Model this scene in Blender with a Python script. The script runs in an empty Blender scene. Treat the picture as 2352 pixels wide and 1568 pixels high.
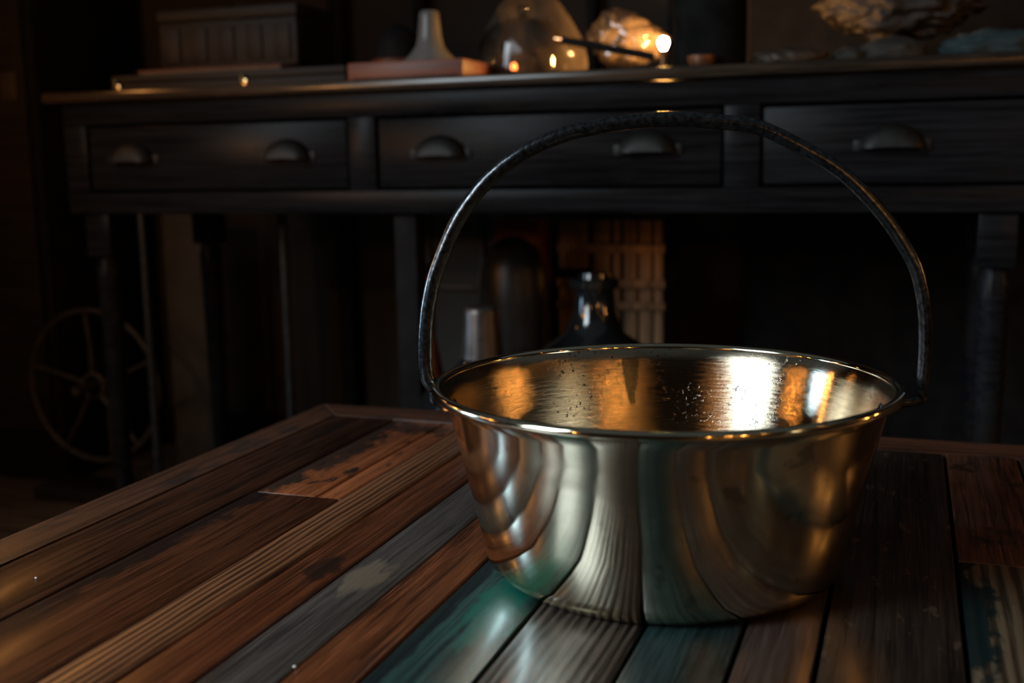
import bpy, bmesh, math, random
from mathutils import Vector, Matrix, noise

# ------------------------------------------------------------------ scene, camera, light
S = bpy.context.scene
C = S.collection
S.view_settings.view_transform = 'Standard'
S.view_settings.look = 'None'
S.view_settings.gamma = 1.0
S.view_settings.use_curve_mapping = False
S.view_settings.exposure = 0.0
S.cycles.max_bounces = 10
S.cycles.glossy_bounces = 6
S.cycles.transparent_max_bounces = 16
S.cycles.sample_clamp_indirect = 6.0
S.cycles.caustics_reflective = True
S.cycles.use_denoising = True

T = 0.42                       # height of the coffee table top above the floor
HC = T + 0.287                 # eye height
FPX, CX, CY = 2617.0, 1176.0, 784.0
AX = Vector((0.9447, -0.0354, 0.3260))      # world X, Y, Z axes seen from the camera
AY = Vector((0.3275, 0.1522, -0.9325))
AZ = Vector((-0.0166, 0.9877, 0.1553))

cam = bpy.data.cameras.new('camera')
cam.sensor_width = 36.0
cam.lens = FPX / 2352.0 * 36.0
cam.clip_start = 0.02
cam.dof.use_dof = True
cam.dof.focus_distance = 0.87
cam.dof.aperture_fstop = 5.0
co = bpy.data.objects.new('camera', cam)
C.objects.link(co)
M = Matrix((AX, AY, AZ)).to_4x4()
M.translation = (0, 0, HC)
co.matrix_world = M
S.camera = co

W = bpy.data.worlds.new('dim_room'); S.world = W; W.use_nodes = True
W.node_tree.nodes['Background'].inputs[0].default_value = (0.85, 0.97, 1.0, 1)
W.node_tree.nodes['Background'].inputs[1].default_value = 0.060


def area(name, loc, target, sx, sy, col, power, spread=180):
    l = bpy.data.lights.new(name, 'AREA'); l.shape = 'RECTANGLE'; l.size = sx; l.size_y = sy
    l.color = col; l.energy = power; l.spread = math.radians(spread)
    o = bpy.data.objects.new(name, l); C.objects.link(o); o.location = loc
    o.rotation_euler = (Vector(target) - Vector(loc)).to_track_quat('-Z', 'Y').to_euler()
    return o


def bulb_light(name, loc, col, power, r):
    l = bpy.data.lights.new(name, 'POINT'); l.color = col; l.energy = power; l.shadow_soft_size = r
    o = bpy.data.objects.new(name, l); C.objects.link(o); o.location = loc
    return o


# cold daylight from a window behind the photographer, on the left
area('window_daylight', (-1.86, -0.85, T + 1.18), (-0.36, 0.72, T + 0.05), 0.85, 1.30, (0.80, 0.93, 1.0), 11.0, 70)
# a second, bluer window further along the left side of the room
area('side_window_daylight', (-2.60, 0.75, T + 0.36), (-0.50, 1.0, T + 0.26), 0.30, 0.5, (0.50, 0.75, 1.0), 1.8, 45)
# warm fairy lights strung around the room behind and beside the table
WARM = (1.0, 0.40, 0.09)
PC = Vector((-0.160, 0.777, T))            # foot of the pan on the table
for i, (az, el, dist, pw) in enumerate([
        (46, 14, 1.5, .8), (40, 17, 1.7, .7), (31, 15, 1.6, .5), (57, 24, 1.8, .16), (78, 30, 1.7, .14), (92, 30, 1.7, .14),
        (-27, 16, 1.7, .8), (-72, 12, 1.6, .8), (-79, 17, 1.7, .5),
        (-100, 14, 1.3, .9), (112, 12, 1.4, .9), (121, 14, 1.4, .8)]):
    a, e = math.radians(az), math.radians(el)
    p = PC + Vector((math.sin(a) * math.cos(e), -math.cos(a) * math.cos(e), math.sin(e))) * dist + Vector((0, 0, .1))
    bulb_light('fairy_light', p, WARM, pw * 3.6, 0.015)
bulb_light('side_lamp', PC + Vector((1.55, -.55, .48)), (1.0, .80, .50), 1.6, .05)
bulb_light('fairy_light', (-1.52, 1.53, T + 0.57), WARM, .6, .012)


# ------------------------------------------------------------------ helpers
def ray(x, y):
    c = Vector(((x - CX) / FPX, (CY - y) / FPX, -1.0))
    return Vector((AX.dot(c), AY.dot(c), AZ.dot(c)))


def at(x, y, Y):
    d = ray(x, y)
    return d * (Y / d.y) + Vector((0, 0, HC))


def link(name, me, mat, parent=None):
    o = bpy.data.objects.new(name, me); C.objects.link(o)
    if mat is not None and not me.materials: me.materials.append(mat)
    if parent is not None: o.parent = parent
    return o


def tag(o, label, cat, group=None):
    o['label'] = label; o['category'] = cat
    if group: o['group'] = group
    return o


def thing(name, loc, label, cat, group=None):
    o = bpy.data.objects.new(name, None); C.objects.link(o); o.location = loc; o.empty_display_size = .05
    return tag(o, label, cat, group)


def struct(o):
    o['kind'] = 'structure'; return o


class MB:
    """collects shapes into one mesh; org is subtracted so the mesh sits on its thing's base"""
    def __init__(s, org=(0, 0, 0)): s.b = bmesh.new(); s.o = Vector(org)

    def face(s, vs):
        try: return s.b.faces.new(vs)
        except ValueError: return None

    def box(s, lo, hi, bev=0.0, rot=None):
        lo = Vector(lo); hi = Vector(hi); c = (lo + hi) / 2; d = hi - lo
        r = bmesh.ops.create_cube(s.b, size=1.0)
        vs = r['verts']
        for v in vs: v.co = Vector((v.co.x * d.x, v.co.y * d.y, v.co.z * d.z))
        if bev:
            es = list({e for v in vs for e in v.link_edges})
            q = bmesh.ops.bevel(s.b, geom=es, offset=bev, segments=2, affect='EDGES', profile=.5)
            vs = list({v for f in q['faces'] for v in f.verts} | {v for v in vs if v.is_valid})
        if rot is not None:
            for v in vs: v.co = rot @ v.co
        for v in vs: v.co += c - s.o
        return vs

    def lathe(s, prof, cen=(0, 0, 0), n=64, sx=1, sy=1, rot=None):
        cen = Vector(cen) - s.o
        rings = []
        for r, z in prof:
            if r < 1e-6:
                p = Vector((0, 0, z)); p = rot @ p if rot is not None else p
                rings.append([s.b.verts.new(p + cen)])
            else:
                R = []
                for i in range(n):
                    a = 2 * math.pi * i / n
                    p = Vector((r * sx * math.cos(a), r * sy * math.sin(a), z)); p = rot @ p if rot is not None else p
                    R.append(s.b.verts.new(p + cen))
                rings.append(R)
        for A, B in zip(rings, rings[1:]):
            for i in range(n):
                j = (i + 1) % n
                if len(A) == 1 and len(B) == 1: continue
                if len(A) == 1: s.face((A[0], B[j], B[i]))
                elif len(B) == 1: s.face((A[i], A[j], B[0]))
                else: s.face((A[i], A[j], B[j], B[i]))

    def tube(s, pts, rad, n=12, flat=1.0, closed=False):
        pts = [Vector(p) - s.o for p in pts]
        m = len(pts); rs = rad if isinstance(rad, (list, tuple)) else [rad] * m
        tan = [(pts[(i + 1) % m] - pts[i - 1] if closed else pts[min(i + 1, m - 1)] - pts[max(i - 1, 0)]).normalized() for i in range(m)]
        up = Vector((0, 0, 1)) if abs(tan[0].z) < .9 else Vector((0, 1, 0))
        nrm = (up - tan[0] * up.dot(tan[0])).normalized()
        rings = []
        for i in range(m):
            nrm = (nrm - tan[i] * nrm.dot(tan[i])).normalized()
            bi = tan[i].cross(nrm)
            rings.append([s.b.verts.new(pts[i] + (nrm * math.cos(a) + bi * math.sin(a) * flat) * rs[i])
                          for a in [2 * math.pi * k / n for k in range(n)]])
        rng = range(m) if closed else range(m - 1)
        for i in rng:
            A, B = rings[i], rings[(i + 1) % m]
            for k in range(n): s.face((A[k], A[(k + 1) % n], B[(k + 1) % n], B[k]))
        if not closed:
            s.face(rings[0][::-1]); s.face(rings[-1])

    def torus(s, cen, R, r, n=96, k=14, rot=None):
        cen = Vector(cen)
        pts = []
        for i in range(n):
            a = 2 * math.pi * i / n
            p = Vector((R * math.cos(a), R * math.sin(a), 0)); p = rot @ p if rot is not None else p
            pts.append(p + cen)
        s.tube(pts, r, k, closed=True)

    def mesh(s, name, smooth=40):
        bmesh.ops.recalc_face_normals(s.b, faces=s.b.faces)
        me = bpy.data.meshes.new(name); s.b.to_mesh(me); s.b.free()
        if smooth:
            me.polygons.foreach_set('use_smooth', [True] * len(me.polygons))
            try: me.set_sharp_from_angle(angle=math.radians(smooth))
            except Exception: pass
        return me

    def build(s, name, mat, parent=None, smooth=40):
        o = link(name, s.mesh(name, smooth), mat, parent)
        if parent is None: o.location = s.o
        return o


def smooth_path(pts, n):
    """Catmull-Rom through pts, n points"""
    out = []
    m = len(pts)
    for q in range(n):
        t = q / (n - 1) * (m - 1); i = min(int(t), m - 2); u = t - i
        p0, p1, p2, p3 = pts[max(i - 1, 0)], pts[i], pts[i + 1], pts[min(i + 2, m - 1)]
        out.append(.5 * ((2 * p1) + (p2 - p0) * u + (2 * p0 - 5 * p1 + 4 * p2 - p3) * u * u + (3 * p1 - p0 - 3 * p2 + p3) * u ** 3))
    return out


# ------------------------------------------------------------------ materials
class NT:
    def __init__(s, name):
        s.m = bpy.data.materials.new(name); s.m.use_nodes = True
        s.t = s.m.node_tree; s.p = s.t.nodes['Principled BSDF']; s.out = s.t.nodes['Material Output']

    def n(s, typ, **kw):
        x = s.t.nodes.new(typ)
        for k, v in kw.items():
            if isinstance(k, str) and hasattr(x, k) and not k.startswith('i_'): setattr(x, k, v)
        return x

    def set(s, sock, v):
        if isinstance(v, bpy.types.NodeSocket): s.t.links.new(v, sock)
        elif hasattr(sock.default_value, '__len__') and not hasattr(v, '__len__'): sock.default_value = (v,) * len(sock.default_value)
        elif hasattr(v, '__len__') and len(v) == 3 and len(sock.default_value) == 4: sock.default_value = (*v, 1)
        else: sock.default_value = v

    def coord(s, which='Object'): return s.n('ShaderNodeTexCoord').outputs[which]

    def mapping(s, v, scale=(1, 1, 1), loc=(0, 0, 0), rot=(0, 0, 0)):
        x = s.n('ShaderNodeMapping'); s.set(x.inputs['Vector'], v)
        x.inputs['Scale'].default_value = scale; x.inputs['Location'].default_value = loc; x.inputs['Rotation'].default_value = rot
        return x.outputs[0]

    def noise(s, v, scale=1.0, detail=4, rough=.55, dist=0.0):
        x = s.n('ShaderNodeTexNoise'); s.set(x.inputs['Vector'], v)
        x.inputs['Scale'].default_value = scale; x.inputs['Detail'].default_value = detail
        x.inputs['Roughness'].default_value = rough; x.inputs['Distortion'].default_value = dist
        return x.outputs[0]

    def ramp(s, v, a, b, lo=0.0, hi=1.0):
        x = s.n('ShaderNodeMapRange'); s.set(x.inputs[0], v)
        x.interpolation_type = 'SMOOTHSTEP'
        for i, q in zip((1, 2, 3, 4), (a, b, lo, hi)): x.inputs[i].default_value = q
        return x.outputs[0]

    def math(s, op, a, b=0.0):
        x = s.n('ShaderNodeMath'); x.operation = op; s.set(x.inputs[0], a); s.set(x.inputs[1], b)
        return x.outputs[0]

    def mix(s, f, a, b):
        x = s.n('ShaderNodeMix'); x.data_type = 'RGBA'
        s.set(x.inputs[0], f); s.set(x.inputs[6], a); s.set(x.inputs[7], b)
        return x.outputs[2]

    def bump(s, h, strength=.3, dist=.001):
        x = s.n('ShaderNodeBump'); s.set(x.inputs['Height'], h); x.inputs['Strength'].default_value = strength
        x.inputs['Distance'].default_value = dist
        s.t.links.new(x.outputs[0], s.p.inputs['Normal']); return x.outputs[0]

    def pr(s, **kw):
        names = dict(col='Base Color', rough='Roughness', metal='Metallic', spec='Specular IOR Level', trans='Transmission Weight',
                     ior='IOR', coat='Coat Weight', coatr='Coat Roughness', aniso='Anisotropic', emit='Emission Strength', emcol='Emission Color', alpha='Alpha')
        for k, v in kw.items(): s.set(s.p.inputs[names[k]], v)
        return s


def plain(name, col, rough=.5, metal=0.0, var=.25, scale=30, bump=.0, spec=.5):
    t = NT(name); v = t.coord(); n = t.noise(v, scale, 5)
    c = t.mix(t.ramp(n, .3, .7), tuple(q * (1 - var) for q in col), tuple(min(1, q * (1 + var)) for q in col))
    t.pr(col=c, rough=rough, metal=metal, spec=spec)
    if bump: t.bump(n, bump, .002)
    return t.m


def wood(name, c1, c2, seed=0, axis='Y', gx=70, gy=2.2, wear=None, wth=(.52, .6), wscale=(26, 9), rough=.42, fine=.5, bump=.35,
         wave=0.0, patches=(), spec=.5, dim=1.0, coat=0.0):
    """long grain along axis, worn patches of another colour, fine fibres in the relief"""
    sc = lambda q: tuple(x * dim for x in q)
    c1, c2, wear = sc(c1), sc(c2), (sc(wear) if wear else None)
    patches = [(a, b_, c_, d_, sc(e_), f_) for a, b_, c_, d_, e_, f_ in patches]
    t = NT(name); v = t.coord()
    k = lambda a, b: (a, b, a) if axis == 'Y' else ((b, a, a) if axis == 'X' else (a, a, b))
    off = (seed * 1.37, seed * 2.11, seed * .73)
    g = t.noise(t.mapping(v, k(gx * 4, gy * 2.6), off), 1, 8, .66, .5)
    f = t.noise(t.mapping(v, k(gx * 14, gy * 7), off), 1, 5, .65)
    big = t.noise(t.mapping(v, k(9, 2.5), off), 1, 3)
    fac = t.math('ADD', t.math('MULTIPLY', g, .70), t.math('MULTIPLY', big, .30))
    h = t.math('ADD', t.math('MULTIPLY', f, .5), g)
    if wave:
        w = t.n('ShaderNodeTexWave'); w.wave_type = 'BANDS'; w.bands_direction = 'X' if axis == 'Y' else 'Z'
        t.set(w.inputs['Vector'], t.mapping(v, (1, .12, 1) if axis == 'Y' else (.12, 1, 1), off))
        w.inputs['Scale'].default_value = wave; w.inputs['Distortion'].default_value = 4.5
        w.inputs['Detail'].default_value = 3; w.inputs['Detail Scale'].default_value = 1.2
        fac = t.math('ADD', t.math('MULTIPLY', fac, .68), t.math('MULTIPLY', w.outputs[1], .30))
        h = t.math('ADD', h, t.math('MULTIPLY', w.outputs[1], .8))
    c = t.mix(t.ramp(fac, .37, .63), tuple(.6 * q for q in c1), tuple(1.12 * q for q in c2))
    c = t.mix(t.math('MULTIPLY', t.ramp(f, .48, .72), fine), c, tuple(min(1, q * 2.3 + .01) for q in c2))
    if wear:
        wn = t.noise(t.mapping(v, k(*wscale), off), 1, 8, .65, .2)
        wn = t.math('ADD', t.math('MULTIPLY', wn, .8), t.math('MULTIPLY', f, .2))
        c = t.mix(t.ramp(wn, *wth), c, wear)
        h = t.math('ADD', h, t.math('MULTIPLY', t.ramp(wn, *wth), -.6))
    for (px, py, rx, ry, col, amt) in patches:       # a stain or scuff with a shape of its own
        x = t.n('ShaderNodeVectorMath'); x.operation = 'LENGTH'
        t.set(x.inputs[0], t.mapping(v, (1 / rx, 1 / ry, 0), (-px / rx, -py / ry, 0)))
        nn = t.noise(t.mapping(v, k(60, 22), off), 1, 6, .65)
        d = t.math('ADD', x.outputs['Value'], t.math('MULTIPLY', t.math('SUBTRACT', nn, .5), 2.6))
        c = t.mix(t.math('MULTIPLY', t.ramp(d, 1.15, .75), amt), c, col)
    t.pr(col=c, rough=t.math('ADD', t.math('MULTIPLY', g, .22), rough - .11), spec=spec, coat=coat, coatr=.24)
    t.bump(h, bump, .0010)
    return t.m


def plank(name, c1, c2, **kw):
    kw['patches'] = [(q[0], q[1] - .65) + tuple(q[2:]) for q in kw.get('patches', ())]   # plank meshes start at the table's base
    warm = lambda q: (q[0] * 1.12, q[1] * .90, q[2] * .80) if q and q[0] > 1.5 * q[1] else q
    c1, c2 = warm(c1), warm(c2)
    kw.setdefault('rough', .33); kw.setdefault('axis', 'Y')
    return wood(name, c1, c2, dim=.55, spec=.5, coat=.5, **kw)


def brass(name, inside):
    t = NT(name); v = t.coord()
    sx = t.n('ShaderNodeSeparateXYZ'); t.set(sx.inputs[0], v)
    ang = t.math('ARCTAN2', sx.outputs[1], sx.outputs[0])
    cb = t.n('ShaderNodeCombineXYZ'); t.set(cb.inputs[0], t.math('MULTIPLY', ang, 1.0)); t.set(cb.inputs[1], sx.outputs[2])
    av = cb.outputs[0]
    sm = t.noise(v, 14, 5, .6, .6)
    brush = t.noise(t.mapping(av, (6, 1500, 1)), 1, 5, .65)
    scr = t.noise(t.mapping(av, (9, 420, 1), (3, 1, 0)), 1, 6, .72, .4)
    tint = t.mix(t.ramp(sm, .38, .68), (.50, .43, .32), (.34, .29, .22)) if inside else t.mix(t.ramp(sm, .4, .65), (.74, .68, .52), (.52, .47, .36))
    sp = t.noise(v, 300 if inside else 60, 3, .5)
    clus = t.noise(v, 18, 3)
    spk = t.math('MULTIPLY', t.ramp(sp, .62, .66), t.ramp(clus, .44, .56))
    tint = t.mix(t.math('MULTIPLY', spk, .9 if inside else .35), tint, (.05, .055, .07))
    if inside:
        # greenish run of tarnish down the far wall
        da = t.math('SUBTRACT', ang, 1.955)
        wid = t.ramp(sx.outputs[2], .080, .118, .012, .050)
        e = t.math('DIVIDE', t.math('ABSOLUTE', t.math('ADD', da, t.math('MULTIPLY', t.math('SUBTRACT', scr, .5), .05))), wid)
        stain = t.math('MULTIPLY', t.ramp(e, 1.1, .8), t.math('MULTIPLY', t.ramp(sx.outputs[2], .082, .09), t.ramp(sx.outputs[2], .126, .122)))
        tint = t.mix(t.math('MULTIPLY', stain, .9), tint, (.06, .075, .085))
        t.pr(col=tint, metal=1.0, rough=t.ramp(t.math('ADD', t.math('MULTIPLY', sm, .6), t.math('MULTIPLY', scr, .4)), .3, .7, .11, .19), aniso=.9)
        t.p.inputs['Anisotropic Rotation'].default_value = .25
        tg = t.n('ShaderNodeTangent'); tg.direction_type = 'RADIAL'; tg.axis = 'Z'
        t.set(t.p.inputs['Tangent'], tg.outputs[0])
        h = t.math('ADD', t.math('MULTIPLY', brush, .5), t.math('MULTIPLY', scr, 1.0))
        h = t.math('SUBTRACT', h, t.math('MULTIPLY', spk, 1.0))
        t.bump(h, .26, .0005)
    else:
        t.pr(col=tint, metal=1.0, rough=t.ramp(sm, .35, .68, .06, .15))
        dent = t.noise(t.mapping(av, (3.0, 14, 1)), 1, 2, .4)
        t.bump(t.math('ADD', t.math('MULTIPLY', dent, 1.0), t.math('MULTIPLY', brush, .010)), .16, .004)
    return t.m


def glass(name, col=(1, 1, 1), rough=.02):
    t = NT(name); v = t.coord(); n = t.noise(v, 20, 2)
    t.pr(col=col, trans=1.0, rough=t.ramp(n, .3, .7, rough, rough + .04), ior=1.45)
    return t.m


def film(name, tr=.45, col=(.9, .9, .9), var=.2, ns=45):
    """thin crinkled plastic: part clear, part milky, with a shine"""
    t = NT(name); v = t.coord(); n = t.noise(v, ns, 6, .65)
    a = t.n('ShaderNodeBsdfTransparent'); b = t.n('ShaderNodeBsdfTranslucent'); g = t.n('ShaderNodeBsdfGlossy'); d = t.n('ShaderNodeBsdfDiffuse')
    for q in (b, d): q.inputs['Color'].default_value = (*col, 1)
    g.inputs['Roughness'].default_value = .18
    m1 = t.n('ShaderNodeMixShader'); m1.inputs[0].default_value = .5
    t.t.links.new(b.outputs[0], m1.inputs[1]); t.t.links.new(d.outputs[0], m1.inputs[2])
    m2 = t.n('ShaderNodeMixShader'); m2.inputs[0].default_value = .18
    t.t.links.new(m1.outputs[0], m2.inputs[1]); t.t.links.new(g.outputs[0], m2.inputs[2])
    m3 = t.n('ShaderNodeMixShader'); t.set(m3.inputs[0], t.ramp(n, .35, .65, 1 - tr - var, 1 - tr + var))
    t.t.links.new(a.outputs[0], m3.inputs[1]); t.t.links.new(m2.outputs[0], m3.inputs[2])
    t.t.links.new(m3.outputs[0], t.out.inputs[0])
    return t.m


def glow(name, col, strength):
    t = NT(name); v = t.coord(); n = t.noise(v, 40, 2)
    t.pr(col=(.8, .6, .4), emcol=t.mix(n, col, tuple(min(1, q * 1.15) for q in col)), emit=strength); return t.m


BRASS_IN, BRASS_OUT = brass('brass_inside', True), brass('brass_outside', False)
IRON = plain('blackened_iron', (.055, .062, .070), .23, .9, .6, 300, .13)
BENCH = wood('bench_paint', (.0065, .0068, .0078), (.0120, .0125, .0142), 3, 'X', 40, 2, rough=.28, fine=.10, bump=.2, wear=(.011, .0100, .009), wth=(.55, .66), wscale=(14, 5), spec=.05)
BENCHTOP = wood('bench_top_wood', (.022, .017, .013), (.05, .034, .022), 5, 'X', 50, 2, rough=.20, fine=.3, bump=.12)
PULL = plain('tarnished_pull', (.008, .0078, .0072), .55, .4, .3, 60, .2)
DARKWOOD = wood('dark_wood', (.009, .0075, .006), (.018, .014, .011), 8, 'X', 40, 2, rough=.55, fine=.2, spec=.25)
REDWOOD = wood('red_board', (.12, .030, .013), (.20, .055, .024), 9, 'X', 60, 2, rough=.45, fine=.2)
BLACK = plain('black_paint', (.009, .009, .0095), .7, 0, .3, 20, 0, .10)
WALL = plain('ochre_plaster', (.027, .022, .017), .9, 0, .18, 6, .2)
FLOOR = wood('floor_wood', (.055, .042, .032), (.10, .075, .055), 12, 'X', 12, 1.2, rough=.6, fine=.3)
GREYBOARD = plain('grey_board', (.05, .046, .04), .7, 0, .25, 9)

# ------------------------------------------------------------------ room
b = MB(); b.box((-3.2, -1.5, -.05), (2.4, 2.6, 0)); struct(b.build('floor', FLOOR, smooth=0))
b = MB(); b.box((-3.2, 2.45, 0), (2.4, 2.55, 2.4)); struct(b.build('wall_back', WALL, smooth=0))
for k, (x0, x1) in enumerate([(245, 322), (768, 800), (963, 986), (1358, 1377), (1540, 1562), (1726, 2480)]):  # last, wide one: dark panel added to blacken the lamp-lit wall
    a, c = at(x0, 60, 2.44).x, at(x1, 60, 2.44).x
    b = MB(); b.box((a, 2.405, 0), (c, 2.45, 2.3), .004); struct(b.build('trim_or_dark_panel_%d' % (k + 1), BLACK))
for nm, lo, hi in (('wall_front', (-3.2, -1.6, 0), (2.4, -1.5, 2.4)), ('wall_left', (-3.3, -1.6, 0), (-3.2, 2.55, 2.4)), ('wall_right', (2.4, -1.6, 0), (2.5, 2.55, 2.4))):
    b = MB(); b.box(lo, hi); struct(b.build(nm, WALL, smooth=0))
b = MB(); b.box((-3.2, 2.43, 0), (2.4, 2.45, .09), .004); struct(b.build('baseboard_back', BLACK))

# ------------------------------------------------------------------ coffee table of reclaimed planks
table = thing('coffee_table', (0, .65, 0), 'low coffee table topped with mixed reclaimed planks, under the brass pan', 'table')
TO = Vector((0, .65, 0))
Y0, Y1 = .10, 1.213
XL, XR, XIL, XIR = -.671, .575, -.6235, .528
YI = 1.156
TH = .020
tb = T - TH


def board(x0, x1, y0, y1, mat, name='plank', dz=0.0, gap=.0015):
    m = MB(TO); m.box((x0 + gap, y0 + gap, tb), (x1 - gap, y1 - gap, T + dz), .0012)
    o = m.build(name, mat, table); return o


FR = plank('frame_wood', (.050, .028, .018), (.14, .070, .036), seed=21, gx=60, wear=(.030, .026, .024), wth=(.5, .62), rough=.42)
FRX = plank('frame_wood_cross', (.060, .030, .018), (.15, .070, .036), seed=22, axis='X', gx=60, wear=(.035, .028, .024), wth=(.52, .62), rough=.42)


def quad_board(pts, mat, name):
    m = MB(TO); lo, hi = [], []
    for x, y in pts:
        lo.append(m.b.verts.new(Vector((x, y, tb)) - TO)); hi.append(m.b.verts.new(Vector((x, y, T - .0004)) - TO))
    m.face(hi); m.face(lo[::-1])
    n = len(pts)
    for i in range(n): m.face((lo[i], lo[(i + 1) % n], hi[(i + 1) % n], hi[i]))
    bmesh.ops.bevel(m.b, geom=[e for e in m.b.edges if e.verts[0] in hi and e.verts[1] in hi], offset=.0016, segments=2, affect='EDGES')
    return m.build(name, mat, table)


g = .0007
YF = Y0 + .05
quad_board([(XL, Y0), (XIL - g, YF), (XIL - g, YI), (XL, Y1 - g)], FR, 'frame_board')
quad_board([(XL + g, Y1), (XIL, YI + g), (XIR, YI + g), (XR - g, Y1)], FRX, 'frame_board')
quad_board([(XR, Y1), (XIR + g, YI), (XIR + g, YF), (XR, Y0)], FR, 'frame_board')
quad_board([(XR - g, Y0), (XIR, YF - g), (XIL, YF - g), (XL + g, Y0)], FRX, 'frame_board')

c = dict(
    brown=((.030, .014, .008), (.105, .044, .019)), red=((.060, .022, .010), (.200, .070, .026)),
    light=((.110, .048, .018), (.330, .160, .066)), grey=((.030, .027, .026), (.115, .098, .088)),
    teal=((.010, .040, .042), (.045, .115, .105)), dkteal=((.010, .030, .034), (.030, .070, .072)),
    taupe=((.030, .024, .022), (.120, .095, .075)), dark=((.016, .013, .011), (.055, .038, .028)))
ORANGE = plank('plank_worn_orange', (.30, .10, .036), (.46, .18, .072), seed=4, gx=50, fine=.2, wear=(.045, .028, .020), wth=(.545, .59), wscale=(60, 24),
               patches=[(-.552, 1.0, .034, .20, (.035, .024, .018), .92), (-.51, 1.12, .05, .022, (.05, .03, .02), .75)])
PL = [
    (-.6235, -.547, [(YF, YI, plank('plank_dark_brown', *c['brown'], seed=1, gx=45, wear=(.022, .018, .016), wth=(.55, .68)), 0)]),
    (-.547, -.460, [(YF, .857, plank('plank_russet', (.050, .020, .010), (.170, .066, .027), seed=2, gx=60, gy=3, wear=(.028, .022, .020), wth=(.60, .75),
                                patches=[(-.550, .5, .024, .9, (.014, .012, .012), .85)]), .0)]),
    (-.547, -.4855, [(.857, YI, ORANGE, -.0010)]),
    (-.4855, -.460, [(.857, YI, ORANGE, -.0012)]),
    (-.460, -.417, [(YF, YI, plank('plank_light_brown', *c['light'], seed=6, gx=40, gy=1.2, wave=52, fine=.35, rough=.46), .0004)]),
    (-.417, -.374, [(YF, YI, plank('plank_red_brown', *c['red'], seed=7, gx=45, wear=(.04, .022, .016), wth=(.58, .72),
                                  patches=[(-.392, .70, .012, .03, (.025, .014, .010), .8)]), 0)]),
    (-.374, -.327, [(YF, YI, plank('plank_grey', *c['grey'], seed=9, gx=55, gy=2, fine=.5,
                                  patches=[(-.352, .690, .016, .032, (.30, .235, .165), .75)]), -.0006)]),
    (-.327, -.284, [(YF, YI, plank('plank_chestnut', (.070, .025, .010), (.225, .084, .032), seed=11, gx=42, gy=2.6, wear=(.05, .025, .015), wth=(.6, .75)), .0004)]),
    (-.284, -.2215, [(YF, YI, plank('plank_teal', *c['teal'], seed=13, gx=55, gy=2.4, fine=.4, wear=(.006, .012, .015), wth=(.56, .66), wscale=(30, 8),
                                   patches=[(-.245, .655, .020, .055, (.010, .20, .155), .9), (-.277, .66, .008, .25, (.010, .014, .018), .8)]), 0)]),
    (-.2215, -.147, [(YF, YI, plank('plank_taupe', *c['taupe'], seed=15, gx=50, gy=1.8, wave=48, fine=.6, wear=(.20, .17, .13), wth=(.60, .70), wscale=(45, 16)), -.0004)]),
    (-.147, -.088, [(YF, YI, plank('plank_dark_teal', *c['dkteal'], seed=17, gx=38, wear=(.012, .014, .016), wth=(.56, .7)), .0002)]),
    (-.088, -.0415, [(YF, YI, plank('plank_umber', (.030, .022, .020), (.085, .060, .052), seed=19, gx=40, wear=(.16, .095, .05), wth=(.66, .72), wscale=(40, 6)), 0)]),
    (-.0415, .040, [(YF, YI, plank('plank_flecked', *c['dark'], seed=23, gx=60, fine=.4, wear=(.15, .10, .072), wth=(.585, .63), wscale=(90, 40)), -.0003)]),
    (.040, .105, [(YF, .84, plank('plank_beige_peeling', (.14, .10, .06), (.28, .21, .13), seed=25, gx=38, gy=1.4, wave=34, fine=.25,
                                 wear=(.010, .030, .034), wth=(.61, .64), wscale=(22, 9),
                                 patches=[(.040, .72, .019, .13, (.008, .030, .034), .95), (.095, .55, .02, .06, (.05, .035, .025), .8)]), .0006),
                  (.84, YI, plank('plank_patched_brown', (.055, .030, .020), (.16, .078, .042), seed=27, gx=40, wear=(.018, .015, .013), wth=(.52, .6), wscale=(18, 16)), 0)]),
    (.105, .185, [(YF, YI, plank('plank_walnut', (.035, .022, .016), (.10, .058, .036), seed=29, gx=50, wear=(.02, .016, .014), wth=(.54, .66)), 0)]),
    (.185, .26, [(YF, .70, plank('plank_russet_short', *c['red'], seed=31, gx=50), 0), (.70, YI, plank('plank_smoky', *c['grey'], seed=33), 0)]),
    (.26, .33, [(YF, YI, plank('plank_green_grey', *c['dkteal'], seed=35), 0)]),
    (.33, .40, [(YF, YI, plank('plank_tawny', *c['light'], seed=37, wave=20), 0)]),
    (.40, .46, [(YF, YI, plank('plank_umber_plain', *c['brown'], seed=39), 0)]),
    (.46, .528, [(YF, YI, plank('plank_chestnut_plain', *c['red'], seed=41), 0)]),
]
for x0, x1, segs in PL:
    for y0, y1, mt, dz in segs: board(x0, x1, y0, y1, mt, 'plank', dz)
m = MB(TO); m.box((XL + .005, Y0 + .005, tb - .012), (XR - .005, Y1 - .005, tb - .0002)); m.build('tabletop_base', BLACK, table, 0)
for nm, lo, hi in [('apron', (XL + .03, Y0 + .03, tb - .09), (XL + .052, Y1 - .03, tb - .0125)), ('apron', (XR - .052, Y0 + .03, tb - .09), (XR - .03, Y1 - .03, tb - .0125)),
                   ('apron', (XL + .053, Y1 - .052, tb - .09), (XR - .053, Y1 - .03, tb - .0125)), ('apron', (XL + .053, Y0 + .03, tb - .09), (XR - .053, Y0 + .052, tb - .0125))]:
    m = MB(TO); m.box(lo, hi, .002); m.build(nm, DARKWOOD, table)
for sx in (XL + .055, XR - .115):
    for sy in (Y0 + .055, Y1 - .115):
        m = MB(TO); m.box((sx, sy, 0), (sx + .06, sy + .06, tb - .0125), .004); m.build('leg', DARKWOOD, table)

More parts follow.
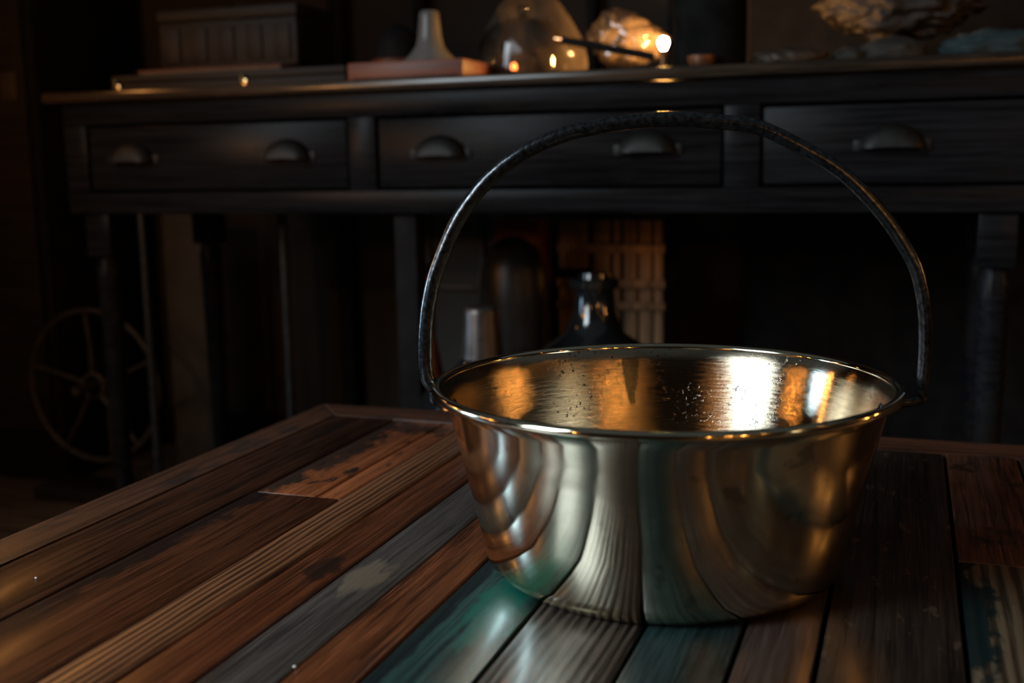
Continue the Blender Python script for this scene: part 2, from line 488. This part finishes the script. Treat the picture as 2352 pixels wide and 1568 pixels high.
# ------------------------------------------------------------------ brass preserving pan
pan = thing('preserving_pan', PC, 'round brass preserving pan with iron bail handle standing on the plank table', 'pan')
ZR, RR, RT = .1315, .1585, .0036
outer = [(0, .0006), (.09, .0006), (.112, .0010), (.1185, .0030), (.1235, .0080), (.1268, .0150), (.1330, .045), (.1400, .075), (.1480, .108), (.1518, .1215), (.1540, .1275), (.1570, .1310)]
m = MB(PC); m.lathe([(r, z) for r, z in outer], PC, 160)
body = m.build('body', BRASS_OUT, pan, 60)
m = MB(PC)
inner = [(0, .0030), (.09, .0030), (.110, .0034), (.1165, .0055), (.1215, .0100), (.1245, .0165), (.1308, .046), (.1380, .076), (.1462, .109), (.1500, .1225), (.1522, .1282), (.1560, .1325)]
m.lathe(inner, PC, 160)
lin = m.build('lining', BRASS_IN, pan, 60); lin['label'] = 'scratched and speckled inner wall of the pan'
m = MB(PC); m.torus(PC + Vector((0, 0, ZR)), RR, RT, 200, 16); m.build('rim', BRASS_OUT, pan, 180)

hax = Vector((.979, .202, 0))                # across the pan, seen from the camera


def on_handle(x, y):
    d = ray(x, y); nrm = Vector((-hax.y, hax.x, 0)); o = Vector((0, 0, HC))
    t = nrm.dot(Vector((PC.x, PC.y, 0)) - o) / nrm.dot(d)
    return o + d * t


HP = [(996, 893), (984, 872), (978, 845), (977, 800), (979, 745), (986, 690), (1003, 620), (1044, 520), (1085, 456), (1130, 405), (1184, 362),
      (1243, 330), (1305, 306), (1366, 292), (1425, 282), (1500, 275), (1580, 274), (1665, 281), (1745, 293), (1836, 336), (1924, 389), (1990, 449), (2048, 520),
      (2096, 600), (2115, 660), (2124, 725), (2125, 790), (2122, 845), (2117, 890)]
path = smooth_path([on_handle(*p) for p in HP], 150)
rad = []
for i in range(150):
    u = i / 149
    r = .0053 - .0012 * max(0, (u - .55) / .45)
    if u > .985: r *= 1 - (u - .985) / .015 * .45
    if u < .03: r *= .75 + .25 * u / .03
    rad.append(r * (1 + .02 * noise.noise(path[i] * 60)))
m = MB(PC); m.tube(path, rad, 20, 1.0)
h = m.build('handle', IRON, pan, 60); h['label'] = 'pitted dark iron bail handle arching over the pan'
for s, p in ((-1, path[0]), (1, path[-1])):
    rim = PC + hax * s * (RR + .001) + Vector((0, 0, ZR))
    a = p + Vector((0, 0, -.002))
    q = rim + Vector((0, 0, -.010)) - hax * s * .008
    m = MB(PC)
    m.tube(smooth_path([a, a + Vector((0, 0, -.006)), (a + rim) / 2 + Vector((0, 0, -.010)), q + Vector((0, 0, -.004)), q + Vector((0, 0, -.016)) - hax * s * .004], 24), .0034, 10)
    lug = m.build('handle_lug', IRON, pan)

# ------------------------------------------------------------------ long bench with drawers
BO = Vector((-.55, 1.9, 0))
bench = thing('workbench', BO, 'long dark painted workbench with a row of cup-handled drawers against the wall', 'bench')
BX0, BX1, BY, BD = -1.44, .46, 1.70, 2.12


def bz(z): return T + z


m = MB(BO)
m.box((BX0 - .03, BY - .018, bz(.403)), (BX1 + .03, BD, bz(.4215)), .006); m.build('top', BENCHTOP, bench)
m = MB(BO); m.box((BX0, BY, bz(.364)), (BX1, BY + .022, bz(.4028)), .002); m.build('top_rail', BENCH, bench)
m = MB(BO); m.box((BX0, BY, bz(.208)), (BX1, BY + .022, bz(.245)), .002); m.build('bottom_rail', BENCH, bench)
edges = [(BX0, -1.393), (-.873, -.824), (-.261, -.209), (.343, BX1)]
for a, e in edges:
    m = MB(BO); m.box((a, BY + .0005, bz(.2452)), (e, BY + .0225, bz(.3638)), .002); m.build('stile', BENCH, bench)
for (a, e), pulls in zip([(-1.393, -.873), (-.824, -.261), (-.209, .343)], [(-1.297, -.988), (-.711, -.375), (-.027, .20)]):
    dr = MB(BO); dr.box((a + .004, BY + .004, bz(.249)), (e - .004, BY + .35, bz(.360)), .003)
    do = dr.build('drawer', BENCH, bench)
    for px in pulls:
        q = Vector((px, BY + .0041, bz(.298)))
        m = MB(BO); N, K = 24, 10
        grid = []
        for i in range(N + 1):
            th = math.pi * i / N
            row = []
            for j in range(K + 1):
                ph = math.pi / 2 * j / K                     # from the wall to the open lip
                row.append(m.b.verts.new(q - BO + Vector((.044 * math.cos(th) * (.55 + .45 * math.cos(ph)) , -.024 * math.sin(ph), .034 * math.sin(th) * math.cos(ph * .98) ))))
            grid.append(row)
        for i in range(N):
            for j in range(K): m.face((grid[i][j], grid[i + 1][j], grid[i + 1][j + 1], grid[i][j + 1]))
        m.box(q + Vector((-.052, -.003, -.004)), q + Vector((-.036, 0, .012)), .001)
        m.box(q + Vector((.036, -.003, -.004)), q + Vector((.052, 0, .012)), .001)
        m.build('cup_pull', PULL, do)
for a, e in ((BX0, BX0 + .02), (BX1 - .02, BX1)):
    m = MB(BO); m.box((a, BY + .023, bz(.208)), (e, BD - .01, bz(.4028)), .001); m.build('side_panel', BENCH, bench)
m = MB(BO); m.box((BX0 + .0205, BD - .03, bz(.208)), (BX1 - .0205, BD - .01, bz(.4028)), .001); m.build('back_panel', BENCH, bench)


def turned_leg(x, y, r):
    m = MB(BO)
    m.box((x - r * 1.15, y - r * 1.15, bz(.13)), (x + r * 1.15, y + r * 1.15, bz(.2078)), .002)
    prof = [(0, 0), (r * .62, 0), (r * .66, .02), (r * .72, .15), (r * .86, .34), (r * .98, .50), (r * 1.0, .53), (r * .82, .540), (r * .82, .5495), (0, .5495)]
    m.lathe(prof, (x, y, 0), 32)
    return m.build('leg', BENCH, bench)


for x in (BX0 + .05, .116, BX1 - .05):
    for y in (BY + .035, BD - .06): turned_leg(x, y, .022)
m = MB(BO); m.box((-.805, BY + .02, 0), (-.765, BY + .06, bz(.2078)), .003); m.build('leg', BLACK, bench)

# ------------------------------------------------------------------ things on the bench (base height of the bench top)
BT = bz(.4217)


def base(x, y, Y):
    p = at(x, y, Y); return Vector((p.x, Y, BT))


# flat case with brass latches
L = at(250, 170, 1.73).x; Rr = at(790, 170, 1.73).x
o = Vector(((L + Rr) / 2, 1.86, BT))
case = thing('flat_case', o, 'flat dark wooden case with two small brass latches, at the front of the bench', 'case')
m = MB(o); m.box((L, 1.735, BT), (Rr, 1.99, BT + .014), .002); m.build('case_base', DARKWOOD, case)
m = MB(o); m.box((L, 1.735, BT + .0145), (Rr, 1.99, BT + .029), .003); m.build('case_lid', DARKWOOD, case)
LATCH = plain('polished_brass', (.85, .58, .25), .22, 1, .1, 60)
for px in (265, 557):
    x = at(px, 185, 1.73).x
    m = MB(o); m.box((x - .007, 1.731, BT + .003), (x + .007, 1.735, BT + .013), .001)
    m.lathe([(0, -.004), (.004, -.003), (.0055, 0), (.004, .003), (0, .004)], (x, 1.729, BT + .018), 16)
    m.lathe([(0, -.003), (.003, -.002), (.004, 0), (.003, .002), (0, .003)], (x - .001, 1.729, BT + .009), 16)
    m.build('latch', LATCH, case)

# box on a red-edged tray, both on the case
L, Rr = at(318, 100, 1.80).x, at(650, 100, 1.80).x
o = Vector(((L + Rr) / 2, 1.86, BT + .0292))
tray = thing('book', o, 'thin reddish book lying on the flat case under the dark box', 'book')
m = MB(o); m.box((L, 1.79, BT + .0292), (Rr, 1.97, BT + .0322), .001); m.box((L, 1.79, BT + .0382), (Rr, 1.97, BT + .0412), .001); m.box((L, 1.967, BT + .0292), (Rr, 1.97, BT + .0412), .001)
m.build('cover', plain('maroon_cloth', (.14, .045, .030), .6, 0, .2, 60), tray)
m = MB(o); m.box((L + .003, 1.793, BT + .0324), (Rr - .003, 1.966, BT + .0380)); m.build('pages', plain('old_paper', (.16, .12, .085), .8, 0, .2, 200), tray)
L, Rr = at(365, 80, 1.82).x, at(682, 80, 1.82).x
o = Vector(((L + Rr) / 2, 1.88, BT + .0414)); zt = at(500, 17, 1.82).z
wb = thing('wooden_box', o, 'dark carved wooden box standing on the reddish book at the left of the bench', 'box')
m = MB(o); m.box((L, 1.82, o.z), (Rr, 1.96, zt - .022), .003); m.build('box_body', DARKWOOD, wb)
m = MB(o); m.box((L - .003, 1.817, zt - .0215), (Rr + .003, 1.963, zt), .004); m.build('lid', DARKWOOD, wb)
m = MB(o)
for i in range(5):
    x = L + (Rr - L) * (i + .5) / 5
    m.box((x - .016, 1.8165, o.z + .012), (x + .016, 1.8199, zt - .034), .0015)
m.build('carved_panel', DARKWOOD, wb)
o = Vector((at(528, 10, 1.84).x, 1.885, zt + .0004))
m = MB(o); m.lathe([(0, 0), (.020, 0), (.022, .002), (.034, .007), (.0365, .0085), (.0375, .0078), (.034, .0055), (.021, .0012)], o, 48)
dsh = m.build('brass_dish', LATCH); tag(dsh, 'small shallow brass dish on top of the dark wooden box', 'dish')

# red board with funnel and dome
L, Rr = at(800, 150, 1.74).x, at(1066, 150, 1.74).x
o = Vector(((L + Rr) / 2, 1.83, BT)); rz = at(900, 141, 1.74).z
rb = thing('cutting_board', o, 'reddish wooden board lying at the front edge of the bench', 'board')
m = MB(o); m.box((L, 1.735, BT), (Rr, 1.96, rz), .003); m.build('board', REDWOOD, rb)
m = MB(o)
m.box((L + .01, 1.7345, BT + .004), (Rr - .01, 1.7352, BT + .006)); m.build('groove', BLACK, rb)
o = Vector((at(915, 100, 1.86).x, 1.86, rz + .0003)); dr_ = .039
dm = thing('dome_bowl', o, 'black domed cover on a red-brown ring, standing on the reddish board', 'cover')
m = MB(o); m.lathe([(0, 0), (.046, 0), (.048, .003), (.048, .010), (.045, .013), (0, .013)], o, 48); m.build('ring_base', REDWOOD, dm)
m = MB(o); m.lathe([(.041, .0132)] + [(.041 * math.cos(a), .0132 + .060 * math.sin(a)) for a in [math.pi / 2 * i / 14 for i in range(1, 14)]] + [(0, .0732)], o, 48); m.build('dome', BLACK, dm)
o = Vector((at(998, 100, 1.82).x, 1.80, rz + .0003)); ht = at(990, 25, 1.80).z - o.z
m = MB(o); m.lathe([(.046, 0), (.044, .004), (.033, .014), (.024, .026), (.020, .042), (.017, ht - .012), (.0165, ht - .004), (.013, ht), (.011, ht - .001), (.014, ht - .014), (.0215, .026), (.031, .0135), (.0445, 0)], o, 40)
fn = m.build('funnel', plain('grey_enamel', (.16, .165, .165), .35, .1, .15, 20)); tag(fn, 'pale grey enamel funnel standing upside down beside the black dome', 'funnel')

# glass bell with a small red night light inside
o = Vector((at(1194, 120, 1.92).x, 2.05 - .11, BT)); gz = at(1180, -12, 1.88).z - BT
bell = thing('glass_bell', o, 'smoky glass bell jar beside the crumpled plastic bag on the bench', 'bell jar')
GR = .078
m = MB(o); m.lathe([(0, 0), (GR + .001, 0), (GR + .002, .004), (GR + .001, .010), (0, .010)], o, 56); m.build('wooden_base', DARKWOOD, bell)
pr_ = [(GR, .0104), (GR, .045), (GR * .98, .065), (GR * .9, .085), (GR * .72, .100), (GR * .4, .110), (.012, .113), (.007, .118), (.011, .124), (.012, .130), (.007, .136), (0, .137)]
m = MB(o); m.lathe(pr_, o, 64); m.lathe([(GR - .002, .0106), (GR - .002, .045), (GR * .98 - .002, .064), (GR * .9 - .002, .083), (GR * .72 - .002, .098), (GR * .4, .1075), (0, .109)], o, 64)
m.build('glass_dome', glass('smoked_glass', (.16, .17, .18)), bell)
o2 = Vector((at(1180, 128, 1.86).x, 1.86, BT + .0102))
nl = thing('night_light', o2, 'tiny red night light glowing inside the glass bell', 'light')
m = MB(o2); m.lathe([(0, 0), (.008, 0), (.008, .006), (.006, .008), (0, .008)], o2, 24); m.build('socket', BLACK, nl)
m = MB(o2); m.lathe([(.004, .008), (.005, .012), (.0045, .017), (.002, .020), (0, .0205)], o2, 24); m.build('bulb', glow('red_glow', (1, .16, .02), 5.0), nl)


def crumple(name, cen, size, amp, freq, seed, mat, sub=5, org=None, floor_z=None, shape=None):
    bm = bmesh.new(); bmesh.ops.create_icosphere(bm, subdivisions=sub, radius=1.0)
    cen = Vector(cen); org = Vector(org) if org is not None else cen
    for v in bm.verts:
        p = v.co.normalized(); q = p * freq + Vector((seed * 7.1, seed * 3.3, seed))
        d = 1 + amp * (abs(noise.noise(q)) * 1.6 - .45) + amp * .6 * (abs(noise.noise(q * 2.3)) * 1.5 - .4) + amp * .25 * noise.noise(q * 5)
        w = Vector((p.x * size[0], p.y * size[1], p.z * size[2])) * d
        if shape: w = shape(w)
        w += cen
        if floor_z is not None and w.z < floor_z: w.z = floor_z + .0005 * abs(noise.noise(q * 9))
        v.co = w - org
    me = bpy.data.meshes.new(name); bm.to_mesh(me); bm.free()
    me.polygons.foreach_set('use_smooth', [True] * len(me.polygons))
    ob = link(name, me, mat); ob.location = org
    return ob


# crumpled bag round a glowing lamp
BAGY = 2.02
FILM = film('bag_film', .22, (.16, .125, .09))
o = Vector((at(1420, 130, BAGY).x, BAGY, BT))
def slump(w):                                   # higher on the left, sinking towards the lamp
    k = max(-1, min(1, w.x / .075)); w = w.copy()
    if w.z > -.02: w.z = -.02 + (w.z + .02) * (1.0 - .42 * max(0, k + .35))
    return w


bg = crumple('plastic_bag', at(1445, 84, BAGY), (.072, .05, .052), .16, 1.5, 3, FILM, 5, o, BT + .0006, slump)
tag(bg, 'crumpled plastic bag lit from within by the lamp, in the middle of the bench', 'bag')
def tent(w):                                    # gathered at the top, spread at the foot
    k = max(0, min(1, (w.z + .06) / .20)); w = w.copy()
    w.x *= 1.12 - .75 * k; w.y *= 1.05 - .55 * k
    return w


o = Vector((at(1222, 120, 1.94).x, 1.94, BT))
bg2 = crumple('plastic_wrap', o + Vector((0, 0, .07)), (.100, .100, .105), .05, 1.0, 8, film('wrap_film', .90, (.62, .50, .38), .06, 9), 5, o, BT + .0112, tent)
tag(bg2, 'clear plastic wrap draped like a tent over the smoky glass bell', 'plastic wrap')
bp = at(1524, 101, 1.93)
o = Vector((bp.x, bp.y, BT))
lamp = thing('table_lamp', o, 'small lamp with a bare glowing bulb at the right end of the crumpled bag', 'lamp')
m = MB(o); m.lathe([(0, 0), (.018, 0), (.018, .003), (.006, .006), (.005, bp.z - BT - .020), (.008, bp.z - BT - .017), (.008, bp.z - BT - .010), (0, bp.z - BT - .010)], o, 28)
m.build('stand', plain('dark_brass', (.20, .13, .07), .4, .8), lamp)
m = MB(o); m.lathe([(0, -.010), (.004, -.009), (.007, -.003), (.0085, .002), (.007, .008), (.003, .0105), (0, .011)], bp, 32)
m.build('bulb', glow('warm_glow', (1, .43, .12), 1900), lamp)

# dark stick leaning across the bag
a, e = at(1292, 92, 1.84), at(1500, 130, 1.82)
o = Vector((e.x, e.y, BT))
m = MB(o); m.tube([Vector((a.x, a.y, a.z)), a.lerp(e, .3), a.lerp(e, .7), Vector((e.x, e.y, max(e.z, BT + .005)))], .0062, 12)
st = thing('stick', o, 'thin dark stick with a copper tip leaning in front of the lit plastic bag', 'stick')
so = m.build('shaft', BLACK, st)
m = MB(o); m.tube([a + (a - e).normalized() * .012, a], .0066, 12); m.build('tip', plain('copper', (.85, .42, .2), .25, 1, .1, 60), st)

# dark canister and copper cup
MATTE = plain('soot_black', (.010, .0105, .011), .9, 0, .3, 20, 0, 0.0)
cx0, cx1 = at(1560, 60, 1.92).x, at(1722, 60, 1.92).x
o = Vector(((cx0 + cx1) / 2 + .004, 1.86, BT)); cr = (cx1 - cx0) / 2
can = thing('canister', o, 'tall dark tin canister with rounded foot, right of the glowing lamp', 'canister')
m = MB(o); m.lathe([(0, 0), (cr * .80, 0), (cr * .92, .004), (cr * .98, .014), (cr, .03), (cr, .17), (cr * .97, .1745), (0, .1745)], o, 56); m.build('canister_body', MATTE, can)
m = MB(o); m.lathe([(cr * 1.02, .165), (cr * 1.03, .1655), (cr * 1.03, .19), (cr * .9, .196), (cr * .2, .198), (.01, .204), (.011, .212), (0, .215)], o, 56); m.build('lid', BLACK, can)
o = base(1612, 120, 1.80)
m = MB(o); m.lathe([(0, 0), (.012, 0), (.015, .003), (.021, .014), (.0225, .022), (.0215, .0225), (.0195, .014), (.013, .004), (0, .003)], o, 36)
cu = m.build('copper_cup', plain('old_copper', (.30, .16, .10), .45, .9, .3, 50)); tag(cu, 'small old copper cup in front of the dark canister', 'cup')

# folded leather, lumps, foil and cloth on the right
o = base(1815, 118, 1.88)
lt = crumple('folded_leather', o + Vector((0, 0, .016)), (.064, .05, .019), .35, 1.5, 5, plain('brown_leather', (.045, .032, .022), .5, 0, .3, 30, .3), 4, o, BT + .0006)
tag(lt, 'low heap of brown leather between the canister and the foil', 'leather')
for px, w, hgt, sd, lb in ((1955, .030, .020, 11, 'small dark lump left of the larger one, beneath the foil'), (2050, .052, .026, 12, 'larger dark rounded lump under the foil')):
    o = base(px, 110, 1.90)
    q = crumple('cloth_lump', o + Vector((0, 0, hgt * .8)), (w, .04, hgt), .18, 1.2, sd, plain('dark_felt_%d' % sd, (.025, .022, .018), .8, 0, .2, 30), 4, o, BT + .0006)
    tag(q, lb, 'cloth')
FOIL = NT('crinkled_plastic'); vv = FOIL.coord(); nn = FOIL.noise(vv, 60, 6, .7)
FOIL.pr(col=FOIL.mix(nn, (.010, .0095, .009), (.045, .038, .034)), rough=.30, metal=.35); FOIL.bump(nn, .8, .006)
fp = at(2065, 25, 2.02)
o = Vector((fp.x, 2.02, BT))
fo = crumple('foil_bundle', fp + Vector((0, .0, .012)), (.125, .06, .058), .24, 2.6, 21, FOIL.m, 5, o, BT + .03)
tag(fo, 'crinkled foil bundle heaped above the dark lumps, right end of the bench', 'foil')
o = base(2275, 100, 1.92)
tc = crumple('teal_cloth', o + Vector((0, 0, .022)), (.075, .05, .03), .3, 1.4, 31, plain('teal_cloth', (.014, .032, .037), .8, 0, .2, 40, .2), 4, o, BT + .0006)
tag(tc, 'crumpled dark teal cloth right of the foil bundle', 'cloth')

# ------------------------------------------------------------------ under the bench
# treadle stand with spoked wheel
WY = 1.99
hub = at(216, 886, WY)
o = Vector((hub.x, WY, 0))
tr = thing('treadle_stand', o, 'black iron treadle stand with a large spoked wheel, under the left of the bench', 'treadle')
DIRON = plain('rusty_black_iron', (.032, .026, .019), .6, .3, .4, 60, .2)
BIRON = plain('steel_upright', (.06, .07, .08), .38, .8, .3, 60, .1)
rx = Matrix.Rotation(math.pi / 2, 3, 'X')
wr = .165
m = MB(o); m.torus(hub, wr, .0065, 80, 10, rx); m.build('wheel_rim', DIRON, tr)
m = MB(o); m.torus(hub, .026, .006, 40, 10, rx); m.build('hub', DIRON, tr)
for k in range(5):
    a = math.radians(22 + 72 * k); d = Vector((math.cos(a), 0, math.sin(a)))
    m = MB(o); m.tube([hub + d * .026, hub + d * .09 + Vector((.004, 0, 0)), hub + d * wr], [.006, .0045, .0045], 8); m.build('spoke', DIRON, tr)
for px in (345, 662):
    x = at(px, 800, 1.93).x
    m = MB(o); m.tube([(x, 1.93, .03), (x, 1.93, .3), (x, 1.93, bz(.2075))], [.010, .0085, .0085], 14); m.build('upright', BIRON, tr)
m = MB(o); m.box((o.x - .12, 1.915, .0005), (o.x + .64, 2.03, .03), .004); m.build('foot_board', DARKWOOD, tr)
m = MB(o); m.tube([(hub.x, WY - .06, hub.z), (hub.x, WY + .06, hub.z)], .010, 14)
m.tube([(hub.x, WY + .05, hub.z), (hub.x, WY + .05, .02)], .010, 12); m.build('axle', DIRON, tr)


def slab(name, x0, x1, y0, y1, Y, th, mat, label, cat, to_floor=True):
    a, e = at(x0, y0, Y), at(x1, y1, Y)
    o = Vector(((a.x + e.x) / 2, Y, 0 if to_floor else min(a.z, e.z)))
    m = MB(o); m.box((a.x, Y, 0.0006 if to_floor else e.z), (e.x, Y + th, a.z), .003)
    q = m.build(name, mat); tag(q, label, cat); return q


slab('grey_board', 370, 492, 492, 900, 2.20, .015, GREYBOARD, 'grey board standing upright behind the spoked wheel', 'board')

# terracotta bottle half behind the middle bench leg
o = Vector((at(946, 800, 1.80).x, 1.86, 0)); top = at(930, 628, 1.86).z
tc_ = thing('clay_bottle', o, 'tall orange clay bottle half hidden behind the black middle bench leg', 'bottle')
m = MB(o); m.lathe([(0, 0), (.024, 0), (.028, .03), (.034, .10), (.039, .19), (.038, .26), (.032, .33), (.022, .385), (.014, .41), (.013, top), (0, top)], o, 40)
m.build('bottle_body', plain('orange_clay', (.20, .045, .014), .55, 0, .2, 30), tc_)
m = MB(o); m.lathe([(0, top), (.016, top), (.017, top + .01), (.014, top + .018), (0, top + .018)], o, 24); m.build('stopper', BLACK, tc_)

# leaning window sash
DK = plain('sash_paint', (.014, .015, .015), .5)
PANE = plain('dusty_pane', (.035, .042, .040), .25, 0, .1, 12)
Y = 2.22
xa, xb, xc = at(990, 600, Y).x, at(1107, 600, Y).x, at(1175, 600, Y).x
zt = at(1050, 503, Y).z; zm = at(1050, 662, Y).z
o = Vector(((xa + xc) / 2, Y, 0))
sash = thing('window_sash', o, 'old dark window sash with dusty panes standing under the bench', 'window sash')
for x in (xa - .012, xb - .006, xc - .006):
    m = MB(o); m.box((x, Y - .012, .0006), (x + .016, Y + .012, zt + .02), .002); m.build('sash_stile', DK, sash)
for z in (zt, zm - .006, zm - .25, 0.0006):
    for x0, x1 in ((xa + .0042, xb - .0062), (xb + .0102, xc - .0062)):
        m = MB(o); m.box((x0, Y - .010, z), (x1, Y + .010, z + .014), .002); m.build('sash_rail', DK, sash)
for x0, x1 in ((xa + .0042, xb - .0062), (xb + .0102, xc - .0062)):
    for z0, z1 in ((zm + .0082, zt - .0002), (zm - .2358, zm - .0062), (.0148, zm - .2502)):
        m = MB(o); m.box((x0, Y - .002, z0), (x1, Y + .002, z1)); m.build('pane', PANE, sash)


def carboy(name, px, y_top, Y, rn, rb, label, cap, hsh):
    o = Vector((at(px, 800, Y).x, Y, 0)); top = at(px, y_top, Y).z
    t_ = thing(name, o, label, 'carboy')
    pr = [(0, 0), (rb * .8, 0), (rb * .95, .012), (rb, .05), (rb, hsh - .05), (rb * .93, hsh - .012), (rb * .75, hsh + .012), (rb * .48, hsh + .03), (rn * 1.35, hsh + .045), (rn * 1.08, hsh + .065), (rn, top - .02)]
    m = MB(o); m.lathe(pr + [(rn * 1.0, top - .012), (rn * .8, top - .012), (0, top - .014)], o, 56)
    m.build('glass_body', DGLASS, t_)
    m = MB(o)
    if cap: m.lathe([(rn * 1.30, hsh + .047), (rn * 1.22, hsh + .06), (rn * 1.06, top - .006), (rn * 1.02, top), (rn * .9, top + .003), (0, top + .004)], o, 40)
    else: m.lathe([(rn * 1.02, top - .016), (rn * 1.25, top - .014), (rn * 1.25, top), (rn * 1.02, top + .002), (rn * .8, top + .001), (rn * .75, top + .01), (0, top + .011)], o, 40)
    m.build('foil_cap' if cap else 'neck_ring', CAPM if cap else DGLASS, t_)
    return t_


t = NT('dark_bottle_glass'); v = t.coord(); n_ = t.noise(v, 12, 3)
t.pr(col=t.mix(n_, (.006, .007, .008), (.010, .012, .013)), rough=.10, spec=.8); DGLASS = t.m
CAPM = plain('grey_foil', (.09, .08, .075), .34, .7, .25, 40, .15)
carboy('glass_carboy', 1108, 708, 1.62, .026, .105, 'dark round glass carboy with a grey foil cap, just left of the pan rim', True, at(1108, 850, 1.62).z - .03)
carboy('glass_carboy', 1366, 640, 1.80, .032, .105, 'dark wide-shouldered glass carboy with open ringed neck, behind the pan rim', False, at(1366, 772, 1.80).z - .025)
# round dark jug and red crate behind it
o = Vector((at(1180, 700, 1.98).x, 1.98, 0)); tp = at(1180, 543, 1.98).z
m = MB(o); m.lathe([(0, 0), (.045, 0), (.055, .01), (.062, .08), (.064, tp - .12), (.060, tp - .06), (.045, tp - .02), (.02, tp - .003), (0, tp)], o, 44)
jg = m.build('stoneware_jar', plain('black_stoneware', (.014, .014, .014), .4)); tag(jg, 'black round-topped stoneware jar between the two glass carboys', 'jar')
slab('red_box', 1135, 1238, 506, 700, 2.12, .09, plain('red_card', (.16, .035, .014), .7, 0, .2, 20), 'tall red box rising behind the black stoneware jar', 'box')
# warm wooden crate of boards
Y = 2.16
o = Vector((at(1405, 700, Y).x, Y + .06, 0))
cr_ = thing('slatted_crate', o, 'tall slatted wooden crate glowing warm behind the wide-shouldered carboy', 'crate')
TAN = wood('crate_pine', (.13, .07, .03), (.22, .13, .06), 51, 'Z', 30, 2, rough=.7, fine=.2)
for x0, x1, y0, y1 in ((1284, 1350, 506, 616), (1284, 1350, 640, 720), (1362, 1400, 506, 720), (1408, 1424, 506, 720), (1432, 1462, 506, 720), (1468, 1496, 506, 720), (1502, 1522, 506, 720)):
    a, e = at(x0, y0, Y), at(x1, y1, Y)
    m = MB(o); m.box((a.x, Y, max(.001, e.z) if y1 < 700 else .001), (e.x, Y + .010, a.z), .0015); m.build('slat', TAN, cr_)
for yy in (560, 640, 690):
    a, e = at(1278, yy, Y - .012), at(1526, yy, Y - .012)
    m = MB(o); m.box((a.x, Y - .0105, a.z - .016), (e.x, Y - .0005, a.z + .0), .0015); m.build('crosspiece', TAN, cr_)
a, e = at(1280, 600, Y), at(1524, 600, Y)
m = MB(o); m.box((a.x, Y + .0105, .001), (e.x, Y + .16, .012)); m.box((a.x, Y + .15, .012), (e.x, Y + .16, .5)); m.build('crate_back', DARKWOOD, cr_)
bulb_light('crate_fill', (at(1470, 560, 2.09).x, 2.09, bz(.09)), WARM, .03, .02)  # added warm fill for the crate slats, no candle stands there

# tall cupboard at the far left
o = Vector((-2.15, 2.2, 0))
cb = thing('tall_cupboard', o, 'tall black cupboard at the far left, beyond the end of the bench', 'cupboard')
m = MB(o); m.box((-2.60, 2.05, .0005), (-1.80, 2.40, 2.1), .004); m.build('cupboard_body', BLACK, cb)
m = MB(o); m.box((-2.58, 2.035, .12), (-1.82, 2.0495, 2.05), .003)
dd = m.build('door', DARKWOOD, cb)
px = at(8, 195, 2.0)
m = MB(o); m.box((px.x - .04, 2.0308, px.z - .03), (px.x + .004, 2.0348, px.z + .03), .001); m.build('escutcheon', plain('worn_plate', (.06, .048, .034), .6, .3), dd)

# crumbs of plaster on the table
for k, (x, y, lb) in enumerate([(83, 1330, 'tiny white crumb on the dark brown plank at the left'), (677, 1534, 'tiny white crumb at the front seam of the grey plank')]):
    d = ray(x, y); tt = (T - HC) / d.z; p = d * tt + Vector((0, 0, HC))
    o = Vector((p.x, p.y, T + .0003))
    q = crumple('crumb', o + Vector((0, 0, .0007)), (.0011, .0009, .0008), .4, 1.5, k + 60, plain('plaster_%d' % k, (.75, .75, .72), .8), 2, o, T + .0003)
    tag(q, lb, 'crumb', 'white crumbs on the table')
